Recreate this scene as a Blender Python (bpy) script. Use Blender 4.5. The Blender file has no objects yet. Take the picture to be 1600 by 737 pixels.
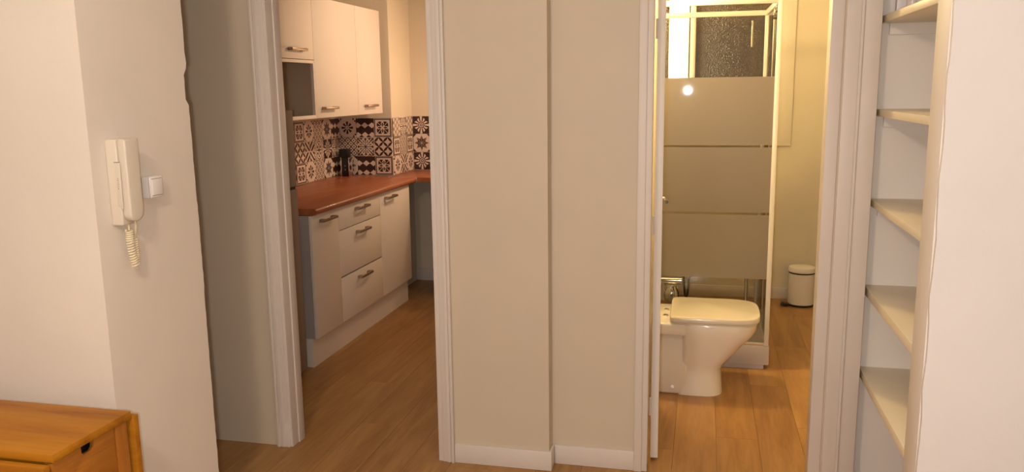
import bpy, bmesh, math, random
from mathutils import Vector, Matrix
random.seed(7)
PI = math.pi
scene = bpy.context.scene
C = scene.collection

# ------------------------------------------------------------------ camera
F_PX, YAW, PITCH, ROLL, EYE = 1280.4, .22985, .17746, -.0135, 1.62
fw = Vector((-math.sin(YAW)*math.cos(PITCH), math.cos(YAW)*math.cos(PITCH), -math.sin(PITCH)))
r0 = Vector((math.cos(YAW), math.sin(YAW), 0)); u0 = r0.cross(fw)
rt = math.cos(ROLL)*r0 + math.sin(ROLL)*u0
up = -math.sin(ROLL)*r0 + math.cos(ROLL)*u0
cam = bpy.data.cameras.new('camera'); camo = bpy.data.objects.new('camera', cam); C.objects.link(camo)
M = Matrix((rt, up, -fw)).transposed().to_4x4(); M.translation = (0, 0, EYE)
camo.matrix_world = M
cam.sensor_fit = 'HORIZONTAL'; cam.sensor_width = 36; cam.lens = 36*F_PX/1600; cam.clip_start = .02
scene.camera = camo

# ------------------------------------------------------------------ world, lights, exposure
w = bpy.data.worlds.new('world'); scene.world = w; w.use_nodes = True
w.node_tree.nodes['Background'].inputs[0].default_value = (.012, .014, .02, 1)
w.node_tree.nodes['Background'].inputs[1].default_value = 1
vs = scene.view_settings
vs.view_transform = 'Standard'; vs.look = 'None'; vs.gamma = 1; vs.use_curve_mapping = False; vs.exposure = 0.0

def lamp(name, loc, power, col, rad):
    l = bpy.data.lights.new(name, 'POINT'); l.energy = power; l.color = col; l.shadow_soft_size = rad
    o = bpy.data.objects.new(name, l); C.objects.link(o); o.location = loc
    return o
lamp('living_room_lamp', (-.80, .15, 2.45), 66, (1, .78, .60), .10)
ks = bpy.data.lights.new('kitchen_spot', 'SPOT'); ks.energy = 45; ks.color = (1, .67, .42); ks.shadow_soft_size = .06
ks.spot_size = math.radians(112); ks.spot_blend = .9
kso = bpy.data.objects.new('kitchen_spot', ks); C.objects.link(kso); kso.location = (-1.25, 5.45, 2.25)
kso.rotation_euler = (Vector((-2.5, 5.5, 1.78))-Vector(kso.location)).to_track_quat('-Z', 'Y').to_euler()
lamp('hood_lamp', (-1.55, 6.28, 1.62), 12, (1, .67, .43), .04)
lamp('bathroom_lamp', (-.38, 4.52, 2.3), 56, (1, .70, .33), .07)
lamp('phone_flash', (-.05, -.03, 1.58), 80, (1, .95, .92), .03)

# ------------------------------------------------------------------ node helpers / materials
class X:
    """tiny expression wrapper over Math nodes"""
    nt = None
    def __init__(s, sock): s.s = sock
    @staticmethod
    def op(o, *a):
        n = X.nt.nodes.new('ShaderNodeMath'); n.operation = o
        for i, v in enumerate(a):
            if isinstance(v, X): X.nt.links.new(v.s, n.inputs[i])
            else: n.inputs[i].default_value = v
        return X(n.outputs[0])
    def __add__(s, o): return X.op('ADD', s, o)
    __radd__ = __add__
    def __sub__(s, o): return X.op('SUBTRACT', s, o)
    def __rsub__(s, o): return X.op('SUBTRACT', o, s)
    def __mul__(s, o): return X.op('MULTIPLY', s, o)
    __rmul__ = __mul__
    def __truediv__(s, o): return X.op('DIVIDE', s, o)
    def __lt__(s, o): return X.op('LESS_THAN', s, o)
    def __gt__(s, o): return X.op('GREATER_THAN', s, o)
    def __or__(s, o): return X.op('MAXIMUM', s, o)
    def __and__(s, o): return X.op('MULTIPLY', s, o)
    def inv(s): return X.op('SUBTRACT', 1, s)
def xabs(a): return X.op('ABSOLUTE', a)
def xmax(a, b): return X.op('MAXIMUM', a, b)
def xmin(a, b): return X.op('MINIMUM', a, b)
def xsin(a): return X.op('SINE', a)
def xcos(a): return X.op('COSINE', a)
def xfr(a): return X.op('FRACT', a)
def xpp(a, b): return X.op('PINGPONG', a, b)

def new_mat(name):
    m = bpy.data.materials.new(name); m.use_nodes = True
    return m, m.node_tree, m.node_tree.nodes['Principled BSDF']
def rgba(c): return (c[0], c[1], c[2], 1)
def noise(nt, scale, detail=3, vec=None, rough=.5):
    n = nt.nodes.new('ShaderNodeTexNoise'); n.inputs['Scale'].default_value = scale
    n.inputs['Detail'].default_value = detail; n.inputs['Roughness'].default_value = rough
    if vec: nt.links.new(vec, n.inputs['Vector'])
    return n
def coords(nt, kind='Object', scale=(1, 1, 1)):
    t = nt.nodes.new('ShaderNodeTexCoord'); mp = nt.nodes.new('ShaderNodeMapping')
    mp.inputs['Scale'].default_value = scale
    nt.links.new(t.outputs[kind], mp.inputs['Vector']); return mp.outputs[0]
def ramp(nt, fac, stops):
    r = nt.nodes.new('ShaderNodeValToRGB'); e = r.color_ramp.elements
    e[0].position, e[0].color = stops[0][0], rgba(stops[0][1]); e[1].position, e[1].color = stops[-1][0], rgba(stops[-1][1])
    for p, c in stops[1:-1]: k = e.new(p); k.color = rgba(c)
    nt.links.new(fac, r.inputs[0]); return r.outputs[0]
def bump(nt, b, height, strength, dist=.01):
    n = nt.nodes.new('ShaderNodeBump'); n.inputs['Strength'].default_value = strength; n.inputs['Distance'].default_value = dist
    nt.links.new(height, n.inputs['Height']); nt.links.new(n.outputs[0], b.inputs['Normal'])

def paint(name, col, rough=.6, var=.03, bscale=60, bstr=.08, bdist=.004, coat=0, metal=0):
    m, nt, b = new_mat(name)
    v = coords(nt)
    n = noise(nt, 3.1, 4, v)
    lo = tuple(c*(1-var) for c in col); hi = tuple(min(1, c*(1+var)) for c in col)
    nt.links.new(ramp(nt, n.outputs[0], [(.3, lo), (.7, hi)]), b.inputs['Base Color'])
    b.inputs['Roughness'].default_value = rough; b.inputs['Metallic'].default_value = metal
    b.inputs['Coat Weight'].default_value = coat
    if bstr: bump(nt, b, noise(nt, bscale, 4, v).outputs[0], bstr, bdist)
    return m

def wood(name, dark, mid, light, axis, rough=.4, scale=1.0, rand=.25, coat=.0, spec=.3):
    """streaky grain along an axis (0,1,2), each object shifted by its own random"""
    m, nt, b = new_mat(name)
    sc = [9*scale]*3; sc[axis] = .9*scale
    v = coords(nt, 'Object', tuple(sc))
    oi = nt.nodes.new('ShaderNodeObjectInfo')
    comb = nt.nodes.new('ShaderNodeVectorMath'); comb.operation = 'ADD'
    mul = nt.nodes.new('ShaderNodeMath'); mul.operation = 'MULTIPLY'; mul.inputs[1].default_value = 37
    nt.links.new(oi.outputs['Random'], mul.inputs[0]); nt.links.new(v, comb.inputs[0]); nt.links.new(mul.outputs[0], comb.inputs[1])
    n1 = noise(nt, 1.4, 6, comb.outputs[0], .62); n1.inputs['Distortion'].default_value = .7
    fine = noise(nt, 9, 3, comb.outputs[0])
    X.nt = nt
    g = X(n1.outputs[0])*.8 + X(fine.outputs[0])*.2
    g = g + (X(oi.outputs['Random'])-.5)*rand
    nt.links.new(ramp(nt, g.s, [(.30, dark), (.5, mid), (.70, light)]), b.inputs['Base Color'])
    b.inputs['Roughness'].default_value = rough; b.inputs['Coat Weight'].default_value = coat; b.inputs['Specular IOR Level'].default_value = spec
    bump(nt, b, fine.outputs[0], .06, .002)
    return m

MAT = {}
MAT['wall'] = paint('wall_paint', (.80, .74, .66), .55, .025, 45, .12, .004)
MAT['rough_wall'] = paint('rough_plaster', (.79, .735, .66), .6, .03, 38, .13, .005)
MAT['bath_wall'] = paint('bath_wall_paint', (.78, .715, .56), .5, .02, 50, .08)
MAT['kitchen_wall'] = paint('kitchen_wall_paint', (.78, .70, .56), .6, .02, 50, .08)
MAT['hall_wall'] = paint('beige_wall_paint', (.66, .575, .455), .55, .02, 45, .08, .004)
MAT['white_wall'] = paint('fresh_white_plaster', (.86, .84, .83), .6, .025, 38, .22, .006)
MAT['ceiling'] = paint('ceiling_paint', (.82, .80, .76), .8)
MAT['trim'] = paint('trim_gloss_paint', (.75, .69, .635), .45, .02, 30, .04, .003, .0)
MAT['door'] = paint('door_paint', (.86, .82, .77), .4, .01, 30, .02)
MAT['niche'] = paint('niche_paint', (.88, .84, .80), .5, .02, 50, .06)
MAT['shelf'] = paint('shelf_cream_paint', (.84, .76, .58), .4, .02, 50, .05)
MAT['plank'] = wood('laminate_plank', (.29, .14, .045), (.40, .212, .072), (.49, .28, .10), 1, .38, 1.0, .16)
MAT['counter'] = wood('counter_wood', (.29, .085, .034), (.39, .125, .053), (.47, .175, .077), 1, .35, 1.2, .0, .1)
MAT['pine_x'] = wood('pine_along_x', (.28, .09, .004), (.40, .155, .007), (.50, .215, .014), 0, .5, .8, .12, .0)
MAT['pine_y'] = wood('pine_along_y', (.30, .10, .012), (.42, .16, .02), (.50, .22, .035), 1, .5, .8, .12, .0)
MAT['pine_z'] = wood('pine_along_z', (.30, .10, .012), (.42, .16, .02), (.50, .22, .035), 2, .5, .8, .12, .0)
MAT['cab'] = paint('cabinet_laminate', (.86, .79, .71), .62, .01, 30, .0)
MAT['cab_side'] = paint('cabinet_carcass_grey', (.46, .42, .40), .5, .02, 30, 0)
MAT['carcass'] = paint('cabinet_inside_shade_brown', (.50, .42, .33), .6, .02, 30, 0)  # shade inside the open wall-cabinet compartment, put into the colour as brown
MAT['fridge'] = paint('fridge_enamel', (.30, .25, .22), .8, .01, 30, 0)
MAT['bronze'] = paint('handle_brushed_nickel', (.36, .28, .22), .42, .05, 80, 0, metal=1)
MAT['chrome'] = paint('chrome', (.82, .82, .82), .08, .01, 30, 0, metal=1)
MAT['alu'] = paint('aluminium_strip', (.86, .82, .78), .3, .02, 30, 0, metal=.6)
MAT['black'] = paint('black_plastic', (.012, .011, .011), .3, .1, 30, 0)
MAT['dark_gap'] = paint('dark_gap', (.03, .02, .015), .8, .05, 30, 0)
MAT['phone'] = paint('ivory_plastic', (.70, .64, .54), .4, .01, 30, 0)
MAT['phone_mark'] = paint('grey_print', (.34, .28, .22), .5, .05, 30, 0)
MAT['cord'] = paint('cream_rubber', (.80, .72, .52), .45, .02, 30, 0)
MAT['switch'] = paint('white_plastic', (.84, .81, .80), .3, .01, 30, 0)
MAT['ceramic'] = paint('white_ceramic', (.86, .82, .74), .10, .005, 20, 0, coat=.5)
MAT['lid'] = paint('cream_seat_plastic', (.72, .68, .56), .22, .005, 20, 0, coat=.3)
MAT['shower_white'] = paint('shower_white_profile', (.84, .82, .76), .25, .01, 30, 0)
MAT['tray'] = paint('tray_grey_panel', (.58, .55, .56), .3, .03, 30, 0)
MAT['bin'] = paint('bin_enamel', (.88, .84, .78), .3, .01, 30, 0, coat=.1)
MAT['window_frame'] = paint('window_frame_paint', (.84, .78, .64), .4, .02, 30, .03)
MAT['grout'] = paint('grout_wall', (.60, .48, .40), .7, .03, 80, .1)
MAT['amber_glass'] = paint('dark_amber_glass', (.05, .02, .006), .1, .05, 30, 0, coat=.5)
MAT['pack_white'] = paint('white_packaging', (.78, .74, .76), .35, .02, 30, 0)
MAT['pack_red'] = paint('red_print', (.35, .12, .12), .4, .02, 30, 0)
MAT['pack_clear'] = paint('pale_pink_plastic', (.70, .62, .64), .2, .02, 30, 0)

def glass_mat():
    m, nt, b = new_mat('clear_shower_glass'); nt.nodes.remove(b)
    out = nt.nodes['Material Output']
    t = nt.nodes.new('ShaderNodeBsdfTransparent'); t.inputs[0].default_value = (.90, .89, .86, 1)
    g = nt.nodes.new('ShaderNodeBsdfGlossy'); g.inputs['Roughness'].default_value = .02
    fr = nt.nodes.new('ShaderNodeFresnel'); fr.inputs[0].default_value = 1.45
    mx = nt.nodes.new('ShaderNodeMixShader')
    nt.links.new(fr.outputs[0], mx.inputs[0]); nt.links.new(t.outputs[0], mx.inputs[1]); nt.links.new(g.outputs[0], mx.inputs[2])
    nt.links.new(mx.outputs[0], out.inputs[0]); return m
MAT['glass'] = glass_mat()
def film_mat():
    m, nt, b = new_mat('frosted_glass_film'); out = nt.nodes['Material Output']
    b.inputs['Base Color'].default_value = (.37, .33, .265, 1); b.inputs['Roughness'].default_value = .35
    b.inputs['Coat Weight'].default_value = .6; b.inputs['Coat Roughness'].default_value = .03
    tr = nt.nodes.new('ShaderNodeBsdfTranslucent'); tr.inputs[0].default_value = (.55, .50, .40, 1)
    mx = nt.nodes.new('ShaderNodeMixShader'); mx.inputs[0].default_value = .35
    nt.links.new(b.outputs[0], mx.inputs[1]); nt.links.new(tr.outputs[0], mx.inputs[2]); nt.links.new(mx.outputs[0], out.inputs[0])
    return m
MAT['film'] = film_mat()
def textured_glass():
    m, nt, b = new_mat('hammered_window_glass')
    b.inputs['Base Color'].default_value = (.15, .12, .105, 1); b.inputs['Roughness'].default_value = .05
    b.inputs['Specular IOR Level'].default_value = .8
    v = coords(nt)
    vo = nt.nodes.new('ShaderNodeTexVoronoi'); vo.inputs['Scale'].default_value = 110
    nt.links.new(v, vo.inputs['Vector'])
    bump(nt, b, vo.outputs['Distance'], .9, .009)
    return m
MAT['tex_glass'] = textured_glass()
def glow():
    m, nt, b = new_mat('glowing_diffuser'); 
    b.inputs['Base Color'].default_value = (.9, .85, .7, 1)
    b.inputs['Emission Color'].default_value = (1, .86, .55, 1); b.inputs['Emission Strength'].default_value = 14
    return m
MAT['glow'] = glow()

# cement tile prints -------------------------------------------------
TILE = .15
def tile_mat(key):
    m, nt, b = new_mat('cement_tile_print_' + key); X.nt = nt
    t = nt.nodes.new('ShaderNodeTexCoord'); sp = nt.nodes.new('ShaderNodeSeparateXYZ')
    nt.links.new(t.outputs['Object'], sp.inputs[0])
    u = X(sp.outputs[0])/(TILE/2); v = X(sp.outputs[2])/(TILE/2)
    p, q = xabs(u), xabs(v)
    mx_, mn_ = xmax(p, q), xmin(p, q)
    a, bb = (p+q)*.7071, (p-q)*.7071
    ab = xabs(bb)
    r = X.op('SQRT', u*u+v*v); th = X.op('ARCTAN2', v, u)
    def ell(x, cx, rx, y, ry):
        e = (x-cx)/rx; f = y/ry
        return (e*e+f*f) < 1
    if key == 'framed':
        d = ((mx_ > .82) & (mx_ < .92)) | (ell(a, .52, .27, ab, .2) & (ab > .03)) | ell(mx_, .33, .2, mn_, .075) | ((mx_ > .5) & (mx_ < .64) & (mn_ > .12) & (mn_ < .42)) | ((mx_ > .955))
    elif key == 'rosette':
        rc = X.op('SQRT', (1-p)*(1-p)+(1-q)*(1-q))
        d = ((xcos(th*8) > -.35) & (r < .6) & (r > .17)) | ((r < .66) & (xcos(th*4) > .8) & (r > .3)) | ((rc > .22) & (rc < .38) & (ab > .05)) | (r < .06)
    elif key == 'lattice':
        l1 = xabs(xfr((u+v)*1.5)-.5); l2 = xabs(xfr((u-v)*1.5)-.5)
        d = (l1 < .09) | (l2 < .09) | ((l1 > .36) & (l2 > .36))
    elif key == 'leaves':
        f1 = xabs(xfr((u+v)*1.0)-.5); f2 = xabs(xfr((u-v)*1.0)-.5)
        w1 = .03+.14*xabs(xcos((u-v)*PI)); w2 = .03+.14*xabs(xcos((u+v)*PI))
        d = X.op('LESS_THAN', f1, w1) | X.op('LESS_THAN', f2, w2)
    elif key == 'star':
        k = xpp(th, PI/8)
        k2 = xpp(th, PI/8)
        ang = xabs(X.op('WRAP', th, PI/8, -PI/8))
        s, tt = r*xcos(ang), r*xsin(ang)
        hw = xmin(s/.42, (.9-s)/.48)*.17
        d = ((xabs(tt) < hw) & (xabs(tt) > .012)) | ((p+q) > 1.6)
    elif key == 'zigzag':
        zu = xpp(u*1.25+.5, .5)*2
        f = xfr(v*1.0+.25)
        e = xabs(f-.5)*2
        lim = zu*.62
        d = X.op('GREATER_THAN', e, lim).inv()
        d = d.inv() | (xabs(v) > 2)
    elif key == 'ornate':
        d = (r < .09) | ((mn_ < .035) & (mx_ < .86)) | ((ab < .03) & (a < .8)) | ((xcos(th*16) > .35) & (r > .42) & (r < .72)) | ell(mx_, .8, .1, mn_, .13) | ((a > .8) & (xcos(bb*26) > -.2) & (mx_ < .93)) | ((mx_ > .86) & (mx_ < .93) & (mn_ > .3))
    elif key == 'wave':
        x = xabs(xfr(u*1.0+.25)-.5); wv = .25+.12*xsin(v*PI*3)
        d = (xabs(x-wv) < .075) | (mx_ > .97)
    elif key == 'triangle':
        c1 = xfr((p-q)*1.5+.25) < .45
        s1 = (u*v > 0)
        d = xabs(c1-s1*.999) > .5
        d = d & (mx_ < .96) & (xabs(q-.02) > .03)
    elif key == 'oval':
        e = (u/.72)*(u/.72)+(v/.94)*(v/.94)
        d = ((e > .82) & (e < 1)) | ((xcos(u*9) * xcos(v*9) > .25) & (e < .5)) | ((mn_ < .05) & (e < .6)) | ((e > 1.5) & (xcos(a*30) > .2))
    else:  # sunburst
        petals = (xcos(th*12) > -.25) & (r > .34) & (X.op('LESS_THAN', r, .84+.12*xcos(th*4)))
        ring = ((r > .17) & (r < .26)) | (r < .08)
        d = (petals | ring | (mx_ > .965)).inv()
    mix = nt.nodes.new('ShaderNodeMix'); mix.data_type = 'RGBA'
    nt.links.new(d.s, mix.inputs[0])
    mix.inputs[6].default_value = (.80, .67, .58, 1); mix.inputs[7].default_value = (.045, .016, .012, 1)
    nt.links.new(mix.outputs[2], b.inputs['Base Color']); b.inputs['Roughness'].default_value = .35
    return m

# ------------------------------------------------------------------ mesh builder
class MB:
    def __init__(s): s.bm = bmesh.new()
    def box(s, x0, x1, y0, y1, z0, z1, bev=0, seg=2, rot=None):
        geo = bmesh.ops.create_cube(s.bm, size=1); vs_ = geo['verts']
        bmesh.ops.scale(s.bm, verts=vs_, vec=(abs(x1-x0), abs(y1-y0), abs(z1-z0)))
        bmesh.ops.translate(s.bm, verts=vs_, vec=((x0+x1)/2, (y0+y1)/2, (z0+z1)/2))
        if bev:
            es = list({e for v in vs_ for e in v.link_edges})
            bmesh.ops.bevel(s.bm, geom=es, offset=bev, segments=seg, profile=.5, affect='EDGES')
        return s
    def prism(s, pts, axis, lo, hi, bev=0, seg=2):
        """2D outline extruded along axis. axis 0: pts (y,z); 1: pts (x,z); 2: pts (x,y)"""
        def P(a, b, c): return {0: (c, a, b), 1: (a, c, b), 2: (a, b, c)}[axis]
        A = [s.bm.verts.new(P(a, b, lo)) for a, b in pts]; B = [s.bm.verts.new(P(a, b, hi)) for a, b in pts]
        n = len(pts); fs = [s.bm.faces.new(A), s.bm.faces.new(B[::-1])]
        for i in range(n): fs.append(s.bm.faces.new((A[i], B[i], B[(i+1) % n], A[(i+1) % n])))
        bmesh.ops.recalc_face_normals(s.bm, faces=fs)
        if bev:
            es = list({e for f in fs[:2] for e in f.edges})
            bmesh.ops.bevel(s.bm, geom=es, offset=bev, segments=seg, profile=.5, affect='EDGES')
        return s
    def loft(s, rings, cap=True):
        R = [[s.bm.verts.new(p) for p in ring] for ring in rings]; fs = []
        n = len(R[0])
        for a, b in zip(R, R[1:]):
            for i in range(n): fs.append(s.bm.faces.new((a[i], a[(i+1) % n], b[(i+1) % n], b[i])))
        if cap: fs.append(s.bm.faces.new(R[0][::-1])); fs.append(s.bm.faces.new(R[-1]))
        bmesh.ops.recalc_face_normals(s.bm, faces=fs); return s
    def lathe(s, prof, cx, cy, n=32):
        return s.loft([[(cx+r*math.cos(2*PI*i/n), cy+r*math.sin(2*PI*i/n), z) for i in range(n)] for r, z in prof])
    def tube(s, pts, r, n=8):
        pts = [Vector(p) for p in pts]; rings = []
        t0 = (pts[1]-pts[0]).normalized()
        nrm = t0.orthogonal().normalized()
        for i, p in enumerate(pts):
            t = (pts[min(i+1, len(pts)-1)]-pts[max(i-1, 0)]).normalized()
            nrm = (nrm-t*nrm.dot(t)).normalized(); b = t.cross(nrm)
            rr = r[i] if isinstance(r, (list, tuple)) else r
            rings.append([p+rr*(math.cos(2*PI*k/n)*nrm+math.sin(2*PI*k/n)*b) for k in range(n)])
        return s.loft(rings)

WORLD = {}
def prop(o, label=None, cat=None, group=None, kind=None):
    for k, v in (('label', label), ('category', cat), ('group', group), ('kind', kind)):
        if v: o[k] = v
    return o
def build(name, mb, mat, parent=None, smooth=True, **kw):
    bm = mb.bm
    xs = [v.co.copy() for v in bm.verts]
    mn = Vector((min(c[i] for c in xs) for i in range(3))); mx = Vector((max(c[i] for c in xs) for i in range(3)))
    org = Vector(((mn.x+mx.x)/2, (mn.y+mx.y)/2, mn.z))
    bmesh.ops.translate(bm, verts=bm.verts, vec=-org)
    me = bpy.data.meshes.new(name); bm.to_mesh(me); bm.free()
    for p in me.polygons: p.use_smooth = smooth
    if smooth:
        try: me.set_sharp_from_angle(angle=math.radians(35))
        except Exception: pass
    me.materials.append(MAT[mat] if isinstance(mat, str) else mat)
    o = bpy.data.objects.new(name, me); C.objects.link(o)
    if parent: o.parent = parent; o.location = org-WORLD[parent]
    else: o.location = org
    WORLD[o] = org
    return prop(o, **kw)
def thing(name, loc, label, cat, group=None):
    o = bpy.data.objects.new(name, None); C.objects.link(o); o.location = loc; o.empty_display_size = .1
    WORLD[o] = Vector(loc)
    return prop(o, label, cat, group)
def struct(name, mb, mat, label=None, cat=None, **k):
    return build(name, mb, mat, kind='structure', label=label, cat=cat, **k)

CEIL = 2.8
# ------------------------------------------------------------------ floor with planks
floor = struct('floor', MB().box(-4.4, 3.2, -3.2, 6.9, -.12, -.012), 'dark_gap', 'warm brown laminate plank floor running through all rooms', 'floor')
PW, PL = .19, 1.29
plank_mesh = {}
def plank(x, y0, y1):
    L = round(y1-y0, 3)
    if L not in plank_mesh:
        bm = MB().box(-PW/2+.0006, PW/2-.0006, -L/2+.0006, L/2-.0006, -.012, 0).bm
        me = bpy.data.meshes.new('plank'); bm.to_mesh(me); bm.free(); me.materials.append(MAT['plank']); plank_mesh[L] = me
    o = bpy.data.objects.new('plank', plank_mesh[L]); C.objects.link(o); o.parent = floor
    o.location = Vector((x, (y0+y1)/2, 0))-WORLD[floor]
x = -3.42; ci = 0
while x < 1.3:
    off = (ci*.43) % 1
    y = -1.2-off*PL
    while y < 6.6:
        a, bnd = max(y, -1.2), min(y+PL, 6.62)
        if bnd-a > .05: plank(x, a, bnd)
        y += PL
    x += PW; ci += 1

# ------------------------------------------------------------------ shell
struct('ceiling', MB().box(-4.4, 3.2, -3.2, 6.9, CEIL, CEIL+.1), 'ceiling', 'plain white ceiling over all rooms', 'ceiling')
# left pier (living-room wall end) with a chipped plaster arris
edge = []
zz = 0
while zz <= CEIL+.001:
    dy = random.uniform(-.0014, .0014)
    if 1.60 < zz < 1.70: dy -= .014
    if abs(zz-1.72) < .015: dy += .004
    if .95 < zz < 1.25: dy += .003
    edge.append((2.471+dy, zz)); zz += .02
outline = [(1.99, 0)]+edge+[(1.99, CEIL)]
struct('wall_left', MB().prism(outline, 0, -4.3, -1.687), 'rough_wall', 'cream plaster wall end with chipped edge carrying the intercom', 'wall', smooth=False)
# smoother skim of plaster along the arris
sk = []
for i in range(60):
    z = i*.047; sk.append((2.36+.012*math.sin(z*3.1)+random.uniform(-.004, .004), z))
struct('wall_living_left', MB().box(-4.4, -4.3, -3.1, 2.1, 0, CEIL), 'wall', 'plain wall of the living room', 'wall')
struct('wall_living_rear', MB().box(-4.4, 3.1, -3.1, -3.0, 0, CEIL), 'wall', 'plain wall behind the viewer', 'wall')
struct('wall_living_right', MB().box(3.0, 3.1, -3.0, 2.5, 0, CEIL), 'wall', 'plain wall of the living room', 'wall')
struct('wall_hall_left', MB().box(-3.5, -3.4, 2.47, 3.25, 0, CEIL), 'wall', 'plain end wall of the hall', 'wall')
m = MB().box(-3.5, -1.835, 3.25, 3.345, 0, CEIL).box(-1.835, -1.10, 3.25, 3.345, 2.12, CEIL).box(-1.10, -.609, 3.25, 3.42, 0, CEIL)
m.box(-.609, -.205, 3.327, 3.42, 0, CEIL).box(-.205, .50, 3.327, 3.42, 2.12, CEIL).box(.50, .624, 3.327, 3.42, 0, CEIL)
struct('wall_niche_end', MB().box(.624, 1.3, 3.405, 3.5, 0, CEIL), 'niche', 'white end wall of the shelf niche', 'wall')
struct('wall_hall', m, 'hall_wall', 'beige wall with a small step between the two doorways', 'wall')
m = MB()
wav = [(.627, 0)]
edge2 = [(.6295+.0022*math.sin(k*.9)+random.uniform(-.0012, .0012), k*CEIL/70) for k in range(71)]
m.prism(edge2+[(3.1, CEIL), (3.1, 0)], 1, 2.42, 2.436)
struct('wall_right', m, 'white_wall', 'white rough-plastered wall end at the right beside the shelf niche', 'wall')
struct('wall_niche_side', MB().box(.627, 3.1, 2.436, 2.572, 0, CEIL, .003), 'niche', 'beige painted reveal at the near side of the shelf niche', 'wall')
struct('wall_niche', MB().box(.97, 1.07, 2.572, 3.405, 0, CEIL), 'niche', 'white back wall of the shelf niche', 'wall')
# kitchen shell
KX, KY1, KX2, KY2, CT = -2.842, 6.12, -2.392, 6.585, .955
kl = struct('wall_kitchen_left', MB().box(KX-.1, KX, 3.345, KY1, 0, CEIL), 'kitchen_wall', 'kitchen wall behind the cabinets, patterned tiles above the worktop', 'wall')
kb = struct('wall_kitchen_back', MB().box(KX-.1, KX2, KY1, KY2+.1, 0, CEIL), 'kitchen_wall', 'kitchen wall corner pillar with patterned tiles', 'wall')
kb2 = struct('wall_kitchen_rear', MB().box(KX2, -.65, KY2, KY2+.1, 0, CEIL), 'kitchen_wall', 'kitchen rear wall with patterned tiles over the worktop', 'wall')
struct('wall_kitchen_right', MB().box(-.75, -.65, 3.42, KY2, 0, CEIL), 'bath_wall', 'partition wall between kitchen and bathroom', 'wall')
struct('wall_bathroom_right', MB().box(1.15, 1.25, 3.5, 6.45, 0, CEIL), 'bath_wall', 'yellowish wall of the bathroom', 'wall')
BY = 6.45
WX0, WX1, WZ0, WZ1 = -.40, .545, 1.26, 2.4
m = MB().box(-.65, WX0, BY, BY+.12, 0, CEIL).box(WX1, 1.25, BY, BY+.12, 0, CEIL).box(WX0, WX1, BY, BY+.12, 0, WZ0).box(WX0, WX1, BY, BY+.12, WZ1, CEIL)
struct('wall_bathroom_back', m, 'bath_wall', 'yellowish cream back wall of the bathroom with window', 'wall')

# ------------------------------------------------------------------ skirting and door trims
def skirt(name, boxes, label):
    m = MB()
    for b in boxes: m.box(*b, .003)
    struct(name, m, 'trim', label, 'baseboard')
skirt('baseboard_hall', [(-1.03, -.597, 3.238, 3.25, 0, .087), (-.609, -.597, 3.2502, 3.327, 0, .087), (-.597, -.25, 3.315, 3.327, 0, .087)], 'low white skirting following the step in the beige wall')
skirt('baseboard_bathroom', [(-.65, 1.15, BY-.012, BY, 0, .087)], 'low white skirting along the bathroom back wall')
skirt('baseboard_kitchen', [(KX2, -.75, KY2-.012, KY2, 0, .1)], 'white skirting beneath the kitchen rear worktop')

def casing(name, x0, x1, y, ridge, label, mirror=1):
    """moulded architrave: flat board with a raised outer bead and an inner step"""
    m = MB()
    m.box(x0, x1, y-.012, y, 0, 2.18, .002)
    w_ = x1-x0
    if mirror > 0: m.box(x0, x0+.012, y-.022, y-.010, 0, 2.18, .003).box(x0+.016, x0+w_*.62, y-.016, y-.010, 0, 2.18, .002)
    else: m.box(x1-.012, x1, y-.022, y-.010, 0, 2.18, .003).box(x1-w_*.62, x1-.016, y-.016, y-.010, 0, 2.18, .002)
    return struct(name, m, 'trim', label, 'door trim')
struct('trim_12', MB().box(-1.893, -1.826, 3.236, 3.25, 0, .115, .002), 'trim', 'small plinth block at the foot of the kitchen door trim', 'door trim')
casing('trim_1', -1.885, -1.828, 3.25, 0, 'white moulded door trim at the left of the kitchen doorway')
casing('trim_2', -1.085, -1.03, 3.25, 0, 'white moulded door trim between kitchen doorway and beige wall', -1)
struct('trim_3', MB().box(-.254, -.198, 3.317, 3.327, 0, 2.18, .002).box(-.254, -.221, 3.309, 3.318, 0, 2.18, .003), 'trim', 'white moulded door trim at the left of the bathroom doorway', 'door trim')
struct('trim_4', MB().box(.503, .568, 3.315, 3.327, 0, 2.18, .002).box(.553, .566, 3.303, 3.317, 0, 2.18, .005, 3), 'trim', 'white moulded door trim between bathroom doorway and shelf niche', 'door trim')
def head(name, x0, x1, y, label):
    struct(name, MB().box(x0, x1, y-.012, y, 2.12, 2.18, .002), 'trim', label, 'door trim')
head('trim_5', -1.885, -1.03, 3.2495, 'white door trim above the kitchen doorway')
head('trim_6', -.254, .568, 3.3265, 'white door trim above the bathroom doorway')
# jamb linings
m = MB().box(-1.84, -1.815, 3.243, 3.36, 0, 2.12, .002).box(-1.817, -1.809, 3.30, 3.352, 0, 2.12, .001)
struct('trim_7', m, 'trim', 'white jamb lining on the left side of the kitchen doorway', 'door jamb')
m = MB().box(-1.105, -1.083, 3.243, 3.36, 0, 2.12, .002).box(-1.107, -1.097, 3.30, 3.352, 0, 2.12, .001)
struct('trim_8', m, 'trim', 'white jamb lining on the right side of the kitchen doorway', 'door jamb')
m = MB().box(-.225, -.200, 3.32, 3.424, 0, 2.12, .002)
struct('trim_9', m, 'trim', 'white jamb lining behind the open bathroom door', 'door jamb')
m = MB().box(.455, .508, 3.345, 3.43, 0, 2.12, .002)
struct('trim_10', m, 'trim', 'white jamb lining on the right side of the bathroom doorway', 'door jamb')
struct('trim_11', MB().box(.566, .626, 3.312, 3.327, 0, CEIL, .002), 'trim', 'flat white board between the door trim and the shelf niche', 'trim')

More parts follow.
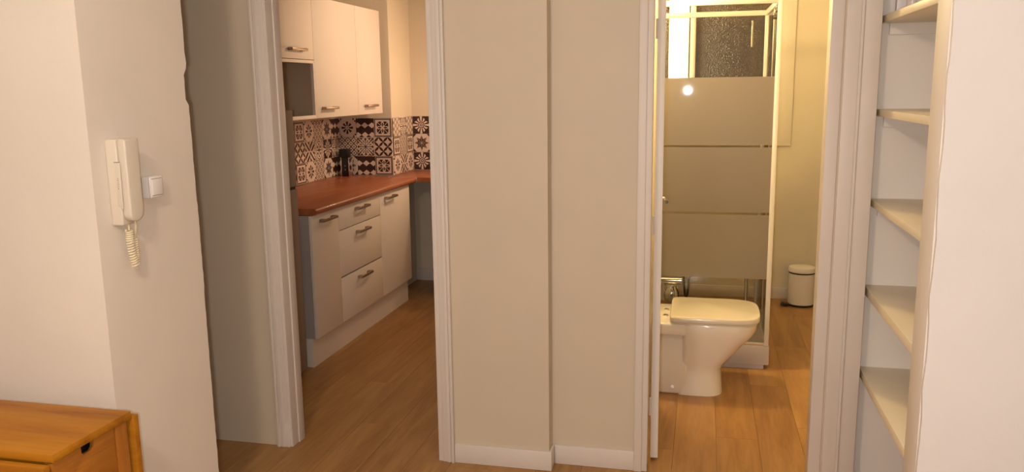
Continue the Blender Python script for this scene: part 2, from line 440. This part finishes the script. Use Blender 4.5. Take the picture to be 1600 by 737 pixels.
# ------------------------------------------------------------------ bathroom door leaf (open inwards)
ang = math.radians(94.2); hx, hy = -.191, 3.432
d = Vector((math.cos(ang), math.sin(ang), 0)); n = Vector((math.sin(ang), -math.cos(ang), 0))
def rot_mb(mb):
    for v in mb.bm.verts:
        p = Vector((hx, hy, 0))+d*v.co.x+n*v.co.y; v.co = (p.x, p.y, v.co.z)
    return mb
leaf = struct('door_1', rot_mb(MB().box(0, .68, 0, .033, .012, 2.08, .002)), 'door', 'white bathroom door standing open, seen edge on', 'door')
kn = MB().tube([(.615, .034, 1.082), (.615, .058, 1.082)], .009, 12).tube([(.615, .055, 1.082), (.615, .062, 1.082), (.60, .066, 1.082), (.50, .066, 1.080)], [.008, .0095, .0095, .008], 12)
build('door_handle', rot_mb(kn), 'chrome', leaf, label='chrome lever handle')
build('handle_plate', rot_mb(MB().box(.595, .635, .036, .041, .98, 1.18, .002)), 'chrome', leaf)
for z in (.25, 1.05, 1.85):
    build('hinge', rot_mb(MB().tube([(-.002, -.003, z-.04), (-.002, -.003, z+.04)], .005, 10)), 'trim', leaf)

# ------------------------------------------------------------------ kitchen
TM = {}
def tile_mesh(key):
    if key not in TM:
        g = .0012
        bm = MB().box(-TILE/2+g, TILE/2-g, -.007, 0, -TILE/2+g, TILE/2-g, .0015, 1).bm
        me = bpy.data.meshes.new('tile'); bm.to_mesh(me); bm.free(); me.materials.append(tile_mat(key)); TM[key] = me
    return TM[key]
def tile(key, loc, face, wall):
    o = bpy.data.objects.new('tile', tile_mesh(key)); C.objects.link(o); o.parent = wall
    o.location = Vector(loc)-WORLD[wall]
    if face == 'x': o.rotation_euler.z = PI/2
left_rows = [['ornate', 'framed', 'rosette', 'lattice', 'star', 'zigzag'], ['sunburst', 'leaves', 'triangle', 'oval', 'sunburst', 'ornate'], ['zigzag', 'framed', 'rosette', 'lattice', 'star', 'zigzag']]
back_rows = [['rosette', 'zigzag', 'framed'], ['lattice', 'ornate', 'leaves'], ['star', 'zigzag', 'framed']]
col_rows = [['wave', 'ornate', 'wave'], ['framed', 'lattice', 'framed'], ['rosette', 'triangle', 'rosette']]
rear_rows = [['sunburst', 'wave', 'star'], ['star', 'framed', 'oval'], ['sunburst', 'lattice', 'rosette']]
bw = (KX2-KX)/3
for i in range(3):
    z = CT+.003+TILE*(2.5-i)
    for k, key in enumerate(left_rows[i]): tile(key, (KX, KY1-.008-TILE*(5.5-k), z), 'x', kl)
    for k, key in enumerate(back_rows[i]): tile(key, (KX2-TILE*(2.5-k), KY1, z), 'y', kb)
    for k, key in enumerate(col_rows[i]): tile(key, (KX2, KY1+.008+TILE*(.5+k), z), 'x', kb)
    for k, key in enumerate(rear_rows[i]): tile(key, (KX2+.008+TILE*(.5+k), KY2, z), 'y', kb2)

CF = -2.185   # front plane of the base cabinet doors
def handle(xf, yc, z, parent, L=.19):
    m = MB()
    for s in (-1, 1):
        m.prism([(yc+s*L*.40-.018, z-.009), (yc+s*L*.40+.018, z-.009), (yc+s*L*.40+.014, z+.009), (yc+s*L*.40-.014, z+.009)], 0, xf, xf+.030, .001)
    m.box(xf+.026, xf+.036, yc-L/2, yc+L/2, z-.0075, z+.0075, .002)
    return build('handle', m, 'bronze', parent, label='brushed metal bar handle')
def carcass(y0, y1, side=None):
    t = .016
    return MB().box(KX+.008, CF-.020, y0, y0+t, .18, .915).box(KX+.008, CF-.020, y1-t, y1, .18, .915).box(KX+.008, CF-.02, y0+t, y1-t, .18, .196).box(KX+.008, KX+.016, y0+t, y1-t, .196, .915).box(CF-.1, CF-.02, y0+t, y1-t, .90, .915)
def front(name, y0, y1, z0, z1, parent, dx=0):
    return build(name, MB().box(CF-.019+dx, CF+dx, y0+.0015, y1-.0015, z0+.0015, z1-.0015, .0012), 'cab', parent)
Y0, Y1, Y2, Y3 = 4.275, 4.635, 5.31, 5.90
t = thing('base_cabinet', ((KX+CF)/2, (Y0+Y1)/2, .18), 'narrow white base cabinet with one door, next to the fridge', 'cabinet', 'base cabinets under the wooden worktop')
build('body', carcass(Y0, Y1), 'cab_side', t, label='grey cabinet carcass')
dd = front('door', Y0, Y1, .18, .915, t); handle(CF, (Y0+Y1)/2+.01, .872, dd)
t = thing('base_cabinet', ((KX+CF)/2, (Y1+Y2)/2, .18), 'white base cabinet with three drawers in the middle of the run', 'cabinet', 'base cabinets under the wooden worktop')
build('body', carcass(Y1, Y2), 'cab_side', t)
for i, (z0, z1, dx) in enumerate(((.18, .464, .0), (.472, .765, 0), (.768, .915, 0))):
    dd = front('drawer', Y1, Y2, z0, z1, t, dx); handle(CF+dx, (Y1+Y2)/2, (z1-.045 if i < 2 else .872), dd)
t = thing('base_cabinet', ((KX+CF)/2, (Y2+Y3)/2, .18), 'white base cabinet with one wide door at the far end', 'cabinet', 'base cabinets under the wooden worktop')
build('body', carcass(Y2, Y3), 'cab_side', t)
dd = front('door', Y2, Y3, .18, .915, t); handle(CF, Y2+.17, .872, dd)
build('kick_board', MB().box(CF-.055, CF-.039, Y0+.01, Y3, 0, .177).box(KX+.01, CF-.055, Y0+.012, Y0+.028, 0, .177), 'cab', label='pale kick board under the row of base cabinets', cat='kick board')
# side cupboard under the rear worktop
t = thing('base_cabinet', (-1.5, 6.3, 0), 'pale base cabinet under the rear worktop, mostly hidden by the doorway', 'cabinet')
build('body', MB().box(-2.03, -.9, 6.03, KY2-.012, .12, .915), 'cab', t)
build('door', MB().box(-2.03, -1.5, 6.011, 6.03, .122, .912, .0015), 'cab', t)
build('kick_board', MB().box(-2.0, -.9, 6.06, 6.08, 0, .12), 'cab', t)

# worktops
def bullnose(y0, y1):
    pts = [(KX, .918), (-2.168, .918)]
    for i in range(7):
        a = -PI/2+PI*i/6; pts.append((-2.168+.012*math.cos(a)*1.0, (.918+CT)/2+(CT-.918)/2*math.sin(a)))
    pts += [(KX, CT)]
    out = []
    for p in pts:
        if not out or (abs(p[0]-out[-1][0])+abs(p[1]-out[-1][1])) > 1e-5: out.append(p)
    return out
m = MB().prism(bullnose(0, 0), 1, 4.285, 6.0)
wt = build('worktop', m, 'counter', label='reddish brown wooden worktop over the drawers and base cabinets', cat='worktop', smooth=True)
m = MB().box(KX2-.001, KX2+.2, 5.9985, 6.0025, .919, CT+.0015).box(KX2-.004, KX2-.001, 6.0, KY1-.008, CT-.002, CT+.0015).box(KX2+.2, -2.155, 5.9985, 6.0025, .919, CT+.0015)
build('worktop_corner', MB().box(KX, KX2-.004, 6.0, KY1-.008, .918, CT), 'counter', wt)
build('joint_strip', m, 'alu', wt, label='pale metal joint strip')
build('worktop', MB().box(KX2+.001, -.8, 6.0035, KY2-.012, .918, CT, .002), 'counter', label='shorter wooden worktop along the kitchen rear wall', cat='worktop')

# fridge
t = thing('fridge', (-2.5, 3.86, 0), 'tall grey fridge freezer half hidden behind the kitchen doorway', 'fridge')
build('body', MB().box(KX+.02, -2.26, 3.56, 4.16, .03, 1.52, .004), 'fridge', t)
build('door', MB().box(-2.255, -2.20, 3.56, 4.16, .04, 1.088, .006), 'fridge', t)
build('freezer_door', MB().box(-2.255, -2.20, 3.56, 4.16, 1.102, 1.522, .006), 'fridge', t)
build('grip_gap', MB().box(-2.256, -2.206, 3.57, 4.15, 1.088, 1.102), 'black', t)
for y_ in (3.6, 4.12):
    build('foot', MB().lathe([(.018, 0), (.02, .008), (.014, .03)], -2.24, y_, 12), 'black', t)

# wall cabinets
UF, UZ0, UZ1 = -2.43, 1.449, 2.215
U0, U1, U2, U3 = 4.375, 4.915, 5.585, 6.04
def upper(y0, y1, z0, z1, label, split=False):
    t = thing('wall_cabinet', ((KX+UF)/2, (y0+y1)/2, z0), label, 'cabinet', 'wall cabinets in the kitchen')
    s = .016; a, b = KX+.001, UF-.02
    m = MB().box(a, b, y0+.001, y0+s, z0, z1).box(a, b, y1-s, y1-.001, z0, z1).box(a, b, y0+s, y1-s, z0, z0+s).box(a, b, y0+s, y1-s, z1-s, z1).box(a, a+.006, y0+s, y1-s, z0+s, z1-s)
    if split:
        m.box(a, b, y0+s, y1-s, 1.800, 1.818)
        build('body', m, 'carcass', t)
        e = MB().box(b, UF, y0+.001, y0+s, z0, 1.815, .001).box(b, UF, y1-s, y1-.001, z0, 1.815, .001).box(b, UF, y0+s, y1-s, z0, z0+s+.006, .001).box(b, UF, y0+s, y1-s, 1.796, 1.815, .001)
        build('edge_frame', e, 'cab', t, label='white edging around the open compartment')
        z0 = 1.818
    else: build('body', m, 'cab', t)
    dr = build('door', MB().box(UF-.019, UF, y0+.0015, y1-.0015, z0+.001, z1, .0012), 'cab', t)
    return dr
dr = upper(U0, U1, UZ0, UZ1, 'white wall cabinet with an open compartment below its door, nearest the doorway', True)
handle(UF, (U0+U1)/2+.03, 1.875, dr, .2)
dr = upper(U1, U2, UZ0, UZ1, 'wide white wall cabinet in the middle of the row')
handle(UF, U1+.17, 1.512, dr, .2)
dr = upper(U2, U3, UZ0, UZ1, 'narrow white wall cabinet at the far end of the row')
handle(UF, U2+.20, 1.512, dr, .2)

# black device on the worktop
bx, by = -2.755, 6.045
t = thing('kitchen_device', (bx, by, CT), 'small black device with chrome side strips standing in the worktop corner', 'device')
build('body', MB().box(bx-.028, bx+.028, by-.03, by+.03, CT, CT+.155, .004), 'black', t)
for s in (-1, 1): build('side_strip', MB().box(bx+s*.033-.005, bx+s*.033+.005, by-.034, by+.03, CT, CT+.15, .002), 'chrome', t, label='chrome strip')
build('head', MB().box(bx-.048, bx+.026, by-.036, by+.03, CT+.15, CT+.215, .006), 'black', t)
for k in range(2): build('button', MB().box(bx-.004, bx+.004, by-.033, by-.029, CT+.05+.03*k, CT+.056+.03*k, .001), 'chrome', t)

# ------------------------------------------------------------------ bathroom: window and wall light
win = struct('window_1', MB().box(WX0, WX1, BY+.06, BY+.066, WZ0, WZ1), 'tex_glass', 'dark textured glass window above the shower', 'window')
fm = MB()
for a in ((-.118, -.075, WZ0, WZ1), (WX1-.05, WX1, WZ0, WZ1), (WX0, WX0+.04, WZ0, WZ1), (WX0, WX1, WZ0, WZ0+.05), (WX0, WX1, WZ1-.05, WZ1)):
    fm.box(a[0], a[1], BY+.035, BY+.075, a[2], a[3], .004)
build('window_frame', fm, 'window_frame', win)
fm = MB().box(WX1-.01, .635, BY-.022, BY-.0005, 1.175, WZ1+.08, .004).box(WX0-.08, WX0+.01, BY-.022, BY-.0005, 1.175, WZ1+.08, .004).box(WX0+.01, WX1-.01, BY-.022, BY-.0005, 1.175, WZ0, .004)
build('window_casing', fm, 'window_frame', win)
t = thing('wall_light', (-.205, BY+.03, 1.3), 'tall glowing white light strip beside the dark bathroom window pane', 'lamp')
build('backplate', MB().box(-.275, -.125, BY+.025, BY+.035, 1.32, 2.35, .002), 'window_frame', t)
build('diffuser', MB().box(-.265, -.140, BY-.02, BY+.025, 1.34, 2.33, .012, 3), 'glow', t)

# ------------------------------------------------------------------ shower cabin
SX0, SX1, SY0, SY1, SZ = -.43, .39, 4.73, 5.55, 2.065
sh = thing('shower_cabin', ((SX0+SX1)/2, (SY0+SY1)/2, 0), 'square glass shower cabin with white frame and frosted band', 'shower')
tr = build('tray', MB().box(SX0, SX1+.006, SY0, SY1, .03, .145, .006).box(SX0+.02, SX1-.02, SY0+.02, SY1-.02, 0, .03), 'tray', sh, label='grey shower tray panel')
for (x_, y_) in ((SX0+.012, SY0+.012), (SX1-.012, SY0+.012), (SX0+.012, SY1-.012), (SX1-.012, SY1-.012)):
    build('post', MB().box(x_-.013, x_+.013, y_-.013, y_+.013, .145, SZ+.02, .004), 'shower_white', sh)
for nm, a in (('top_rail', (SX0+.02, SX1-.02, SY0, SY0+.025)), ('top_rail', (SX0+.02, SX1-.02, SY1-.025, SY1)), ('top_rail', (SX0, SX0+.025, SY0+.02, SY1-.02)), ('top_rail', (SX1-.025, SX1, SY0+.02, SY1-.02))):
    build(nm, MB().box(*a, SZ-.012, SZ+.02, .004), 'shower_white', sh)
for a in ((SX0+.02, SX1-.02, SY0+.003, SY0+.02), (SX1-.02, SX1-.003, SY0+.02, SY1-.02)):
    build('bottom_rail', MB().box(*a, .145, .162, .002), 'alu', sh)
build('front_pane', MB().box(SX0+.024, SX1-.024, SY0+.009, SY0+.014, .16, SZ-.01), 'glass', sh)
build('side_pane', MB().box(SX1-.014, SX1-.009, SY0+.024, SY1-.024, .16, SZ-.01), 'glass', sh)
build('back_pane', MB().box(SX0+.024, SX1-.024, SY1-.014, SY1-.009, .16, SZ-.01), 'glass', sh)
for z0, z1 in ((.537, .904), (.918, 1.283), (1.297, 1.668)):
    build('frosted_band', MB().box(SX0+.024, SX1-.026, SY0+.0075, SY0+.0088, z0, z1), 'film', sh, label='frosted film band on the glass')
build('side_stile', MB().box(SX1-.016, SX1-.006, SY1-.07, SY1-.045, .16, SZ-.01, .003), 'shower_white', sh)
build('side_stile', MB().box(SX1-.016, SX1-.006, SY0+.33, SY0+.345, .16, SZ-.01, .003), 'shower_white', sh)
build('roller', MB().tube([(SX1-.03, SY0+.20, 2.0), (SX1-.012, SY0+.20, 2.0)], .018, 16), 'chrome', sh)
build('roller', MB().tube([(SX1-.03, SY0+.10, 2.03), (SX1-.012, SY0+.10, 2.03)], .018, 16), 'chrome', sh)
# riser pipe, hose and mixer
ris = [(.305, SY1-.05, .16+.1*k) for k in range(5)]
build('riser_pipe', MB().tube([(.31, SY1-.06, .145), (.31, SY1-.06, .75)], .014, 12), 'chrome', sh, label='chrome pipe')
hose = [(-.115+.03*math.sin(k*.5)*1.0, SY1-.06-.03*math.cos(k*.5), .40+abs(k-5)*.055) for k in range(11)]
hose = [(-.08+.026*math.sin(PI*k/10-PI/2), SY1-.07, .21+.45*(abs(k-5)/5)**1.6) for k in range(11)]
build('hose', MB().tube(hose, .008, 8), 'black', sh, label='dark shower hose loop')
mx_ = MB().tube([(-.26, SY1-.06, .335), (-.11, SY1-.06, .335)], .024, 14).tube([(-.235, SY1-.06, .335), (-.235, SY1-.06, .20)], .018, 12).lathe([(.025, .20), (.05, .22), (.052, .26), (.03, .30)], -.175, SY1-.07, 16)
build('mixer', mx_, 'chrome', sh, label='chrome mixer tap')
build('wall_bar', MB().tube([(.285, SY1-.06, 1.86), (.285, SY1-.06, 2.02)], .006, 10), 'chrome', sh)

sh.rotation_euler.z = math.radians(.8)   # the cabin stands very slightly askew

# ------------------------------------------------------------------ toilet
TCY = 4.42
to = thing('toilet', (-.1, TCY, 0), 'white ceramic toilet with closed squared lid in front of the shower', 'toilet')
def dring(x0, x1, hw, z, n=36, pw=3.2, back=.25):
    """closed D outline: squarish back, rounded front (+x)"""
    pts = []
    cx_ = x0+(x1-x0)*.45
    for i in range(n):
        a = 2*PI*i/n; c, s = math.cos(a), math.sin(a)
        e = 2/pw if c > 0 else 2/11
        rx = (x1-cx_) if c > 0 else (cx_-x0)
        px = cx_+rx*math.copysign(abs(c)**e, c); py = hw*math.copysign(abs(s)**(2/pw if c > 0 else 2/11), s)
        pts.append((px, TCY+py, z))
    return pts
m = MB()
secs = [(0, -.10, .139, .168), (.02, -.10, .136, .167), (.10, -.095, .130, .156), (.14, -.09, .132, .156), (.17, -.085, .152, .163), (.22, -.082, .195, .178), (.28, -.08, .245, .188), (.33, -.08, .29, .203), (.36, -.085, .305, .208), (.395, -.085, .308, .210), (.402, -.08, .303, .206)]
m.loft([dring(a, b_, hw, z) for z, a, b_, hw in secs])
bowl = build('bowl', m, 'ceramic', to)
m = MB().box(-.52, -.06, TCY-.205, TCY+.205, .335, .402, .012, 3).box(-.52, -.05, TCY-.162, TCY+.162, 0, .34, .012, 3)
build('rear_pedestal', m, 'ceramic', to)
build('cistern', MB().box(-.63, -.46, TCY-.2, TCY+.2, .40, .80, .02, 3).box(-.635, -.455, TCY-.205, TCY+.205, .80, .83, .01, 3), 'ceramic', to)
build('seat', MB().loft([dring(-.14, .312, .212, z, 48, 4.2) for z in (.404, .412)]), 'lid', to)
m = MB().loft([dring(-.148+e, .318-e, .222-e, z, 56, 4.2) for z, e in ((.413, .004), (.416, 0), (.434, 0), (.439, .003), (.441, .008))])
build('lid', m, 'lid', to, label='cream squared lid')
for y_ in (TCY-.055, TCY+.065):
    build('hinge', MB().lathe([(.014, .401), (.015, .404), (.012, .409), (.004, .411)], -.172, y_, 16), 'chrome', to)
build('bolt_cap', MB().tube([(-.125, TCY-.170, .045), (-.125, TCY-.155, .045)], .009, 12), 'chrome', to)

# ------------------------------------------------------------------ pedal bin
bx, by = .742, 6.285
t = thing('pedal_bin', (bx, by, 0), 'small round white pedal bin against the bathroom back wall', 'bin')
build('base_ring', MB().lathe([(.094, 0), (.097, .004), (.097, .014), (.092, .016)], bx, by, 40), 'black', t)
build('body', MB().lathe([(.092, .014), (.093, .02), (.093, .245), (.090, .248)], bx, by, 48), 'bin', t)
build('rim', MB().lathe([(.090, .246), (.096, .248), (.096, .255), (.09, .256)], bx, by, 40), 'black', t)
build('lid', MB().lathe([(.090, .254), (.098, .258), (.099, .282), (.094, .291), (.06, .299), (.0005, .302)], bx, by, 48), 'bin', t)
pm = MB().box(bx-.145, bx-.075, by-.075, by-.045, .010, .018, .003).prism([(bx-.15, .012), (bx-.11, .006), (bx-.085, .020), (bx-.14, .032)], 1, by-.085, by-.035, .002)
build('pedal', pm, 'black', t, label='black foot pedal')
build('lid_hinge', MB().box(bx+.085, bx+.108, by-.03, by+.03, .23, .27, .004), 'black', t)

# ------------------------------------------------------------------ niche shelves
lab = ['topmost cream shelf board in the niche, small toiletries standing on it', 'second cream shelf board from the top of the niche', 'middle cream shelf board of the niche', 'fourth cream shelf board from the top of the niche', 'lowest visible cream shelf board of the niche']
for i, z in enumerate((1.869, 1.526, 1.182, .837, .498)):
    tk = .026 if i < 3 else .034
    s = build('niche_shelf', MB().box(.637, .969, 2.573, 3.404, z-tk, z, .0015), 'shelf', label=lab[i], cat='shelf', group='shelf boards in the niche')
    build('cleat', MB().box(.668, .969, 3.389, 3.4045, z-tk-.042, z-tk, .001), 'niche', s)
# toiletries on the topmost shelf
Z1 = 1.869
t = thing('toiletry_box', (.70, 3.33, Z1), 'pale printed box at the far left of the topmost niche shelf', 'box')
build('carton', MB().box(.672, .722, 3.315, 3.345, Z1, Z1+.11, .001), 'pack_white', t)
build('print_block', MB().box(.68, .714, 3.3142, 3.3148, Z1+.055, Z1+.075), 'pack_red', t)
build('flap', MB().box(.672, .722, 3.314, 3.346, Z1+.11, Z1+.112), 'pack_red', t)
t = thing('lotion_bottle', (.70, 3.20, Z1), 'pale pink plastic bottle on the topmost niche shelf', 'bottle')
build('body', MB().lathe([(.018, Z1), (.021, Z1+.004), (.021, Z1+.09), (.012, Z1+.105), (.009, Z1+.11)], .70, 3.20, 20), 'pack_clear', t)
build('cap', MB().lathe([(.011, Z1+.108), (.012, Z1+.112), (.012, Z1+.135), (.010, Z1+.138)], .70, 3.20, 20), 'pack_white', t)
t = thing('toiletry_box', (.715, 3.08, Z1), 'white box with red line beside the pink bottle on the topmost shelf', 'box')
build('carton', MB().box(.69, .74, 3.05, 3.10, Z1, Z1+.13, .001), 'pack_white', t)
build('print_band', MB().box(.6893, .6899, 3.055, 3.095, Z1+.03, Z1+.045), 'pack_red', t)
t = thing('amber_bottle', (.70, 2.93, Z1), 'dark brown glass bottle on the topmost niche shelf', 'bottle')
build('body', MB().lathe([(.024, Z1), (.028, Z1+.005), (.028, Z1+.085), (.014, Z1+.105), (.012, Z1+.12)], .70, 2.93, 24), 'amber_glass', t)
build('cap', MB().lathe([(.014, Z1+.118), (.0155, Z1+.122), (.0155, Z1+.142), (.013, Z1+.145)], .70, 2.93, 20), 'black', t)

# ------------------------------------------------------------------ intercom phone on the pier
PX = -1.687
ph = thing('intercom_phone', (PX, 2.085, 1.24), 'ivory intercom handset phone hanging on the rough wall end', 'intercom')
build('base', MB().box(PX, PX+.038, 2.05, 2.113, 1.240, 1.492, .005, 3), 'phone', ph)
pts = [(2.053, 1.492), (2.053, 1.275)]
for k in range(1, 8): a = PI+PI/2*k/8; pts.append((2.078+.025*math.cos(a), 1.275+.025*math.sin(a)))
for k in range(0, 9): a = 1.5*PI+PI/2*k/8; pts.append((2.082+.031*math.cos(a), 1.281+.031*math.sin(a)))
pts += [(2.113, 1.492)]
build('handset', MB().prism(pts, 0, PX+.039, PX+.066, .006, 3), 'phone', ph)
g = MB().prism([(PX+.028, 1.30), (PX+.045, 1.29), (PX+.047, 1.425), (PX+.028, 1.425)], 1, 2.0485, 2.0505, .0006)
build('grip_plate', g, 'phone', ph)
build('grip_edge', MB().box(PX+.027, PX+.046, 2.0482, 2.0506, 1.4255, 1.4275), 'phone_mark', ph)
mk = MB()
for k, wd in enumerate((.004, .006, .003, .005, .004, .006)): mk.box(PX+.035, PX+.0375, 2.0478, 2.0484, 1.378-k*.006, 1.378-k*.006+wd*.6)
build('print_mark', mk, 'phone_mark', ph)
def coil(pts, R, turns, r, n=14):
    pts = [Vector(p) for p in pts]; out = []
    N = turns*n
    for i in range(N+1):
        f = i/N*(len(pts)-1); k = min(int(f), len(pts)-2); p = pts[k].lerp(pts[k+1], f-k)
        t_ = (pts[k+1]-pts[k]).normalized(); a = t_.orthogonal().normalized(); b_ = t_.cross(a)
        an = 2*PI*i/n
        out.append(p+R*(math.cos(an)*a+math.sin(an)*b_))
    return MB().tube(out, r, 6)
cp = [(PX+.030, 2.083, 1.222), (PX+.028, 2.085, 1.19), (PX+.028, 2.089, 1.15), (PX+.03, 2.096, 1.112)]
build('coiled_cord', coil(cp, .0088, 15, .0032), 'cord', ph, label='cream coiled cord')
cp = [(PX+.026, 2.108, 1.112), (PX+.024, 2.112, 1.15), (PX+.024, 2.111, 1.19)]
build('coiled_cord', coil(cp, .0075, 12, .003), 'cord', ph)
build('cord_end', MB().tube([(PX+.03, 2.083, 1.245), (PX+.03, 2.083, 1.222)], .003, 8), 'cord', ph)
build('cord_end', MB().tube([(PX+.045, 2.095, 1.26), (PX+.046, 2.094, 1.235), (PX+.035, 2.104, 1.21), (PX+.024, 2.111, 1.19)], .0032, 8), 'cord', ph)
build('cord_end', MB().tube([(PX+.03, 2.096, 1.115), (PX+.03, 2.102, 1.104), (PX+.026, 2.108, 1.112)], .0045, 8), 'cord', ph)

# light switch
sw = thing('light_switch', (PX, 2.224, 1.30), 'white rocker light switch on the wall behind the intercom', 'switch')
build('back_box', MB().box(PX, PX+.024, 2.195, 2.256, 1.302, 1.368, .002), 'switch', sw)
build('frame', MB().box(PX+.024, PX+.032, 2.195, 2.256, 1.302, 1.368, .004, 3), 'switch', sw)
build('rocker', MB().box(PX+.030, PX+.0345, 2.201, 2.250, 1.310, 1.360, .002), 'switch', sw)
build('rocker_gap', MB().box(PX+.0318, PX+.0326, 2.2015, 2.2495, 1.3085, 1.3615), 'phone_mark', sw)

# ------------------------------------------------------------------ gate-leg table
TZ = .74; tx0, tx1 = -2.45, -1.555; ty0, ty1 = 1.598, 1.889
t = thing('gateleg_table', ((tx0+tx1)/2, (ty0+ty1)/2, 0), 'orange pine drop-leaf table with folded leaves against the left wall', 'table')
build('table_top', MB().box(tx0, tx1, ty0, ty1, TZ-.022, TZ, .002), 'pine_x', t)
build('drop_leaf', MB().box(tx0, tx1+.003, ty1+.004, ty1+.026, .06, TZ-.018, .003), 'pine_x', t)
build('drop_leaf', MB().box(tx0, tx1-.006, ty0-.026, ty0-.004, .06, TZ-.024, .003), 'pine_x', t)
# carcass: end frame, drawer fronts
for y_ in (ty0+.03, ty1-.060):
    for x_ in (tx0+.02, tx1-.049 if y_ > 1.7 else tx1-.08): build('leg', MB().box(x_, x_+.045, y_, y_+.045, 0, TZ-.022, .003), 'pine_z', t)
build('side_rail', MB().box(tx0+.065, tx1-.055, ty0+.02, ty0+.038, .30, TZ-.022), 'pine_x', t)
build('side_rail', MB().box(tx0+.065, tx1-.055, ty1-.038, ty1-.02, .30, TZ-.022), 'pine_x', t)
def notched(y0, y1, z0, z1):
    c = (y0+y1)/2+.012; hw, dp = .024, .026
    return [(y0, z0), (y1, z0), (y1, z1), (c+hw, z1), (c+hw-.002, z1-dp*.7), (c+hw-.010, z1-dp), (c-hw+.010, z1-dp), (c-hw+.002, z1-dp*.7), (c-hw, z1), (y0, z1)]
for z0, z1 in ((.575, TZ-.026), (.43, .571), (.285, .426)):
    build('drawer', MB().prism(notched(ty0+.004, ty1-.064, z0, z1), 0, tx1-.022, tx1-.008, .001), 'pine_y', t)
build('drawer_cavity', MB().box(tx1-.05, tx1-.03, ty0+.06, ty1-.06, .29, TZ-.03), 'black', t)
build('bottom_rail', MB().box(tx1-.05, tx1-.01, ty0+.057, ty1-.057, .12, .16, .002), 'pine_y', t)
for x_ in (-2.2, -1.75): build('hinge', MB().box(x_-.02, x_+.02, ty0-.006, ty0-.001, TZ-.05, TZ-.024), 'dark_gap', t)
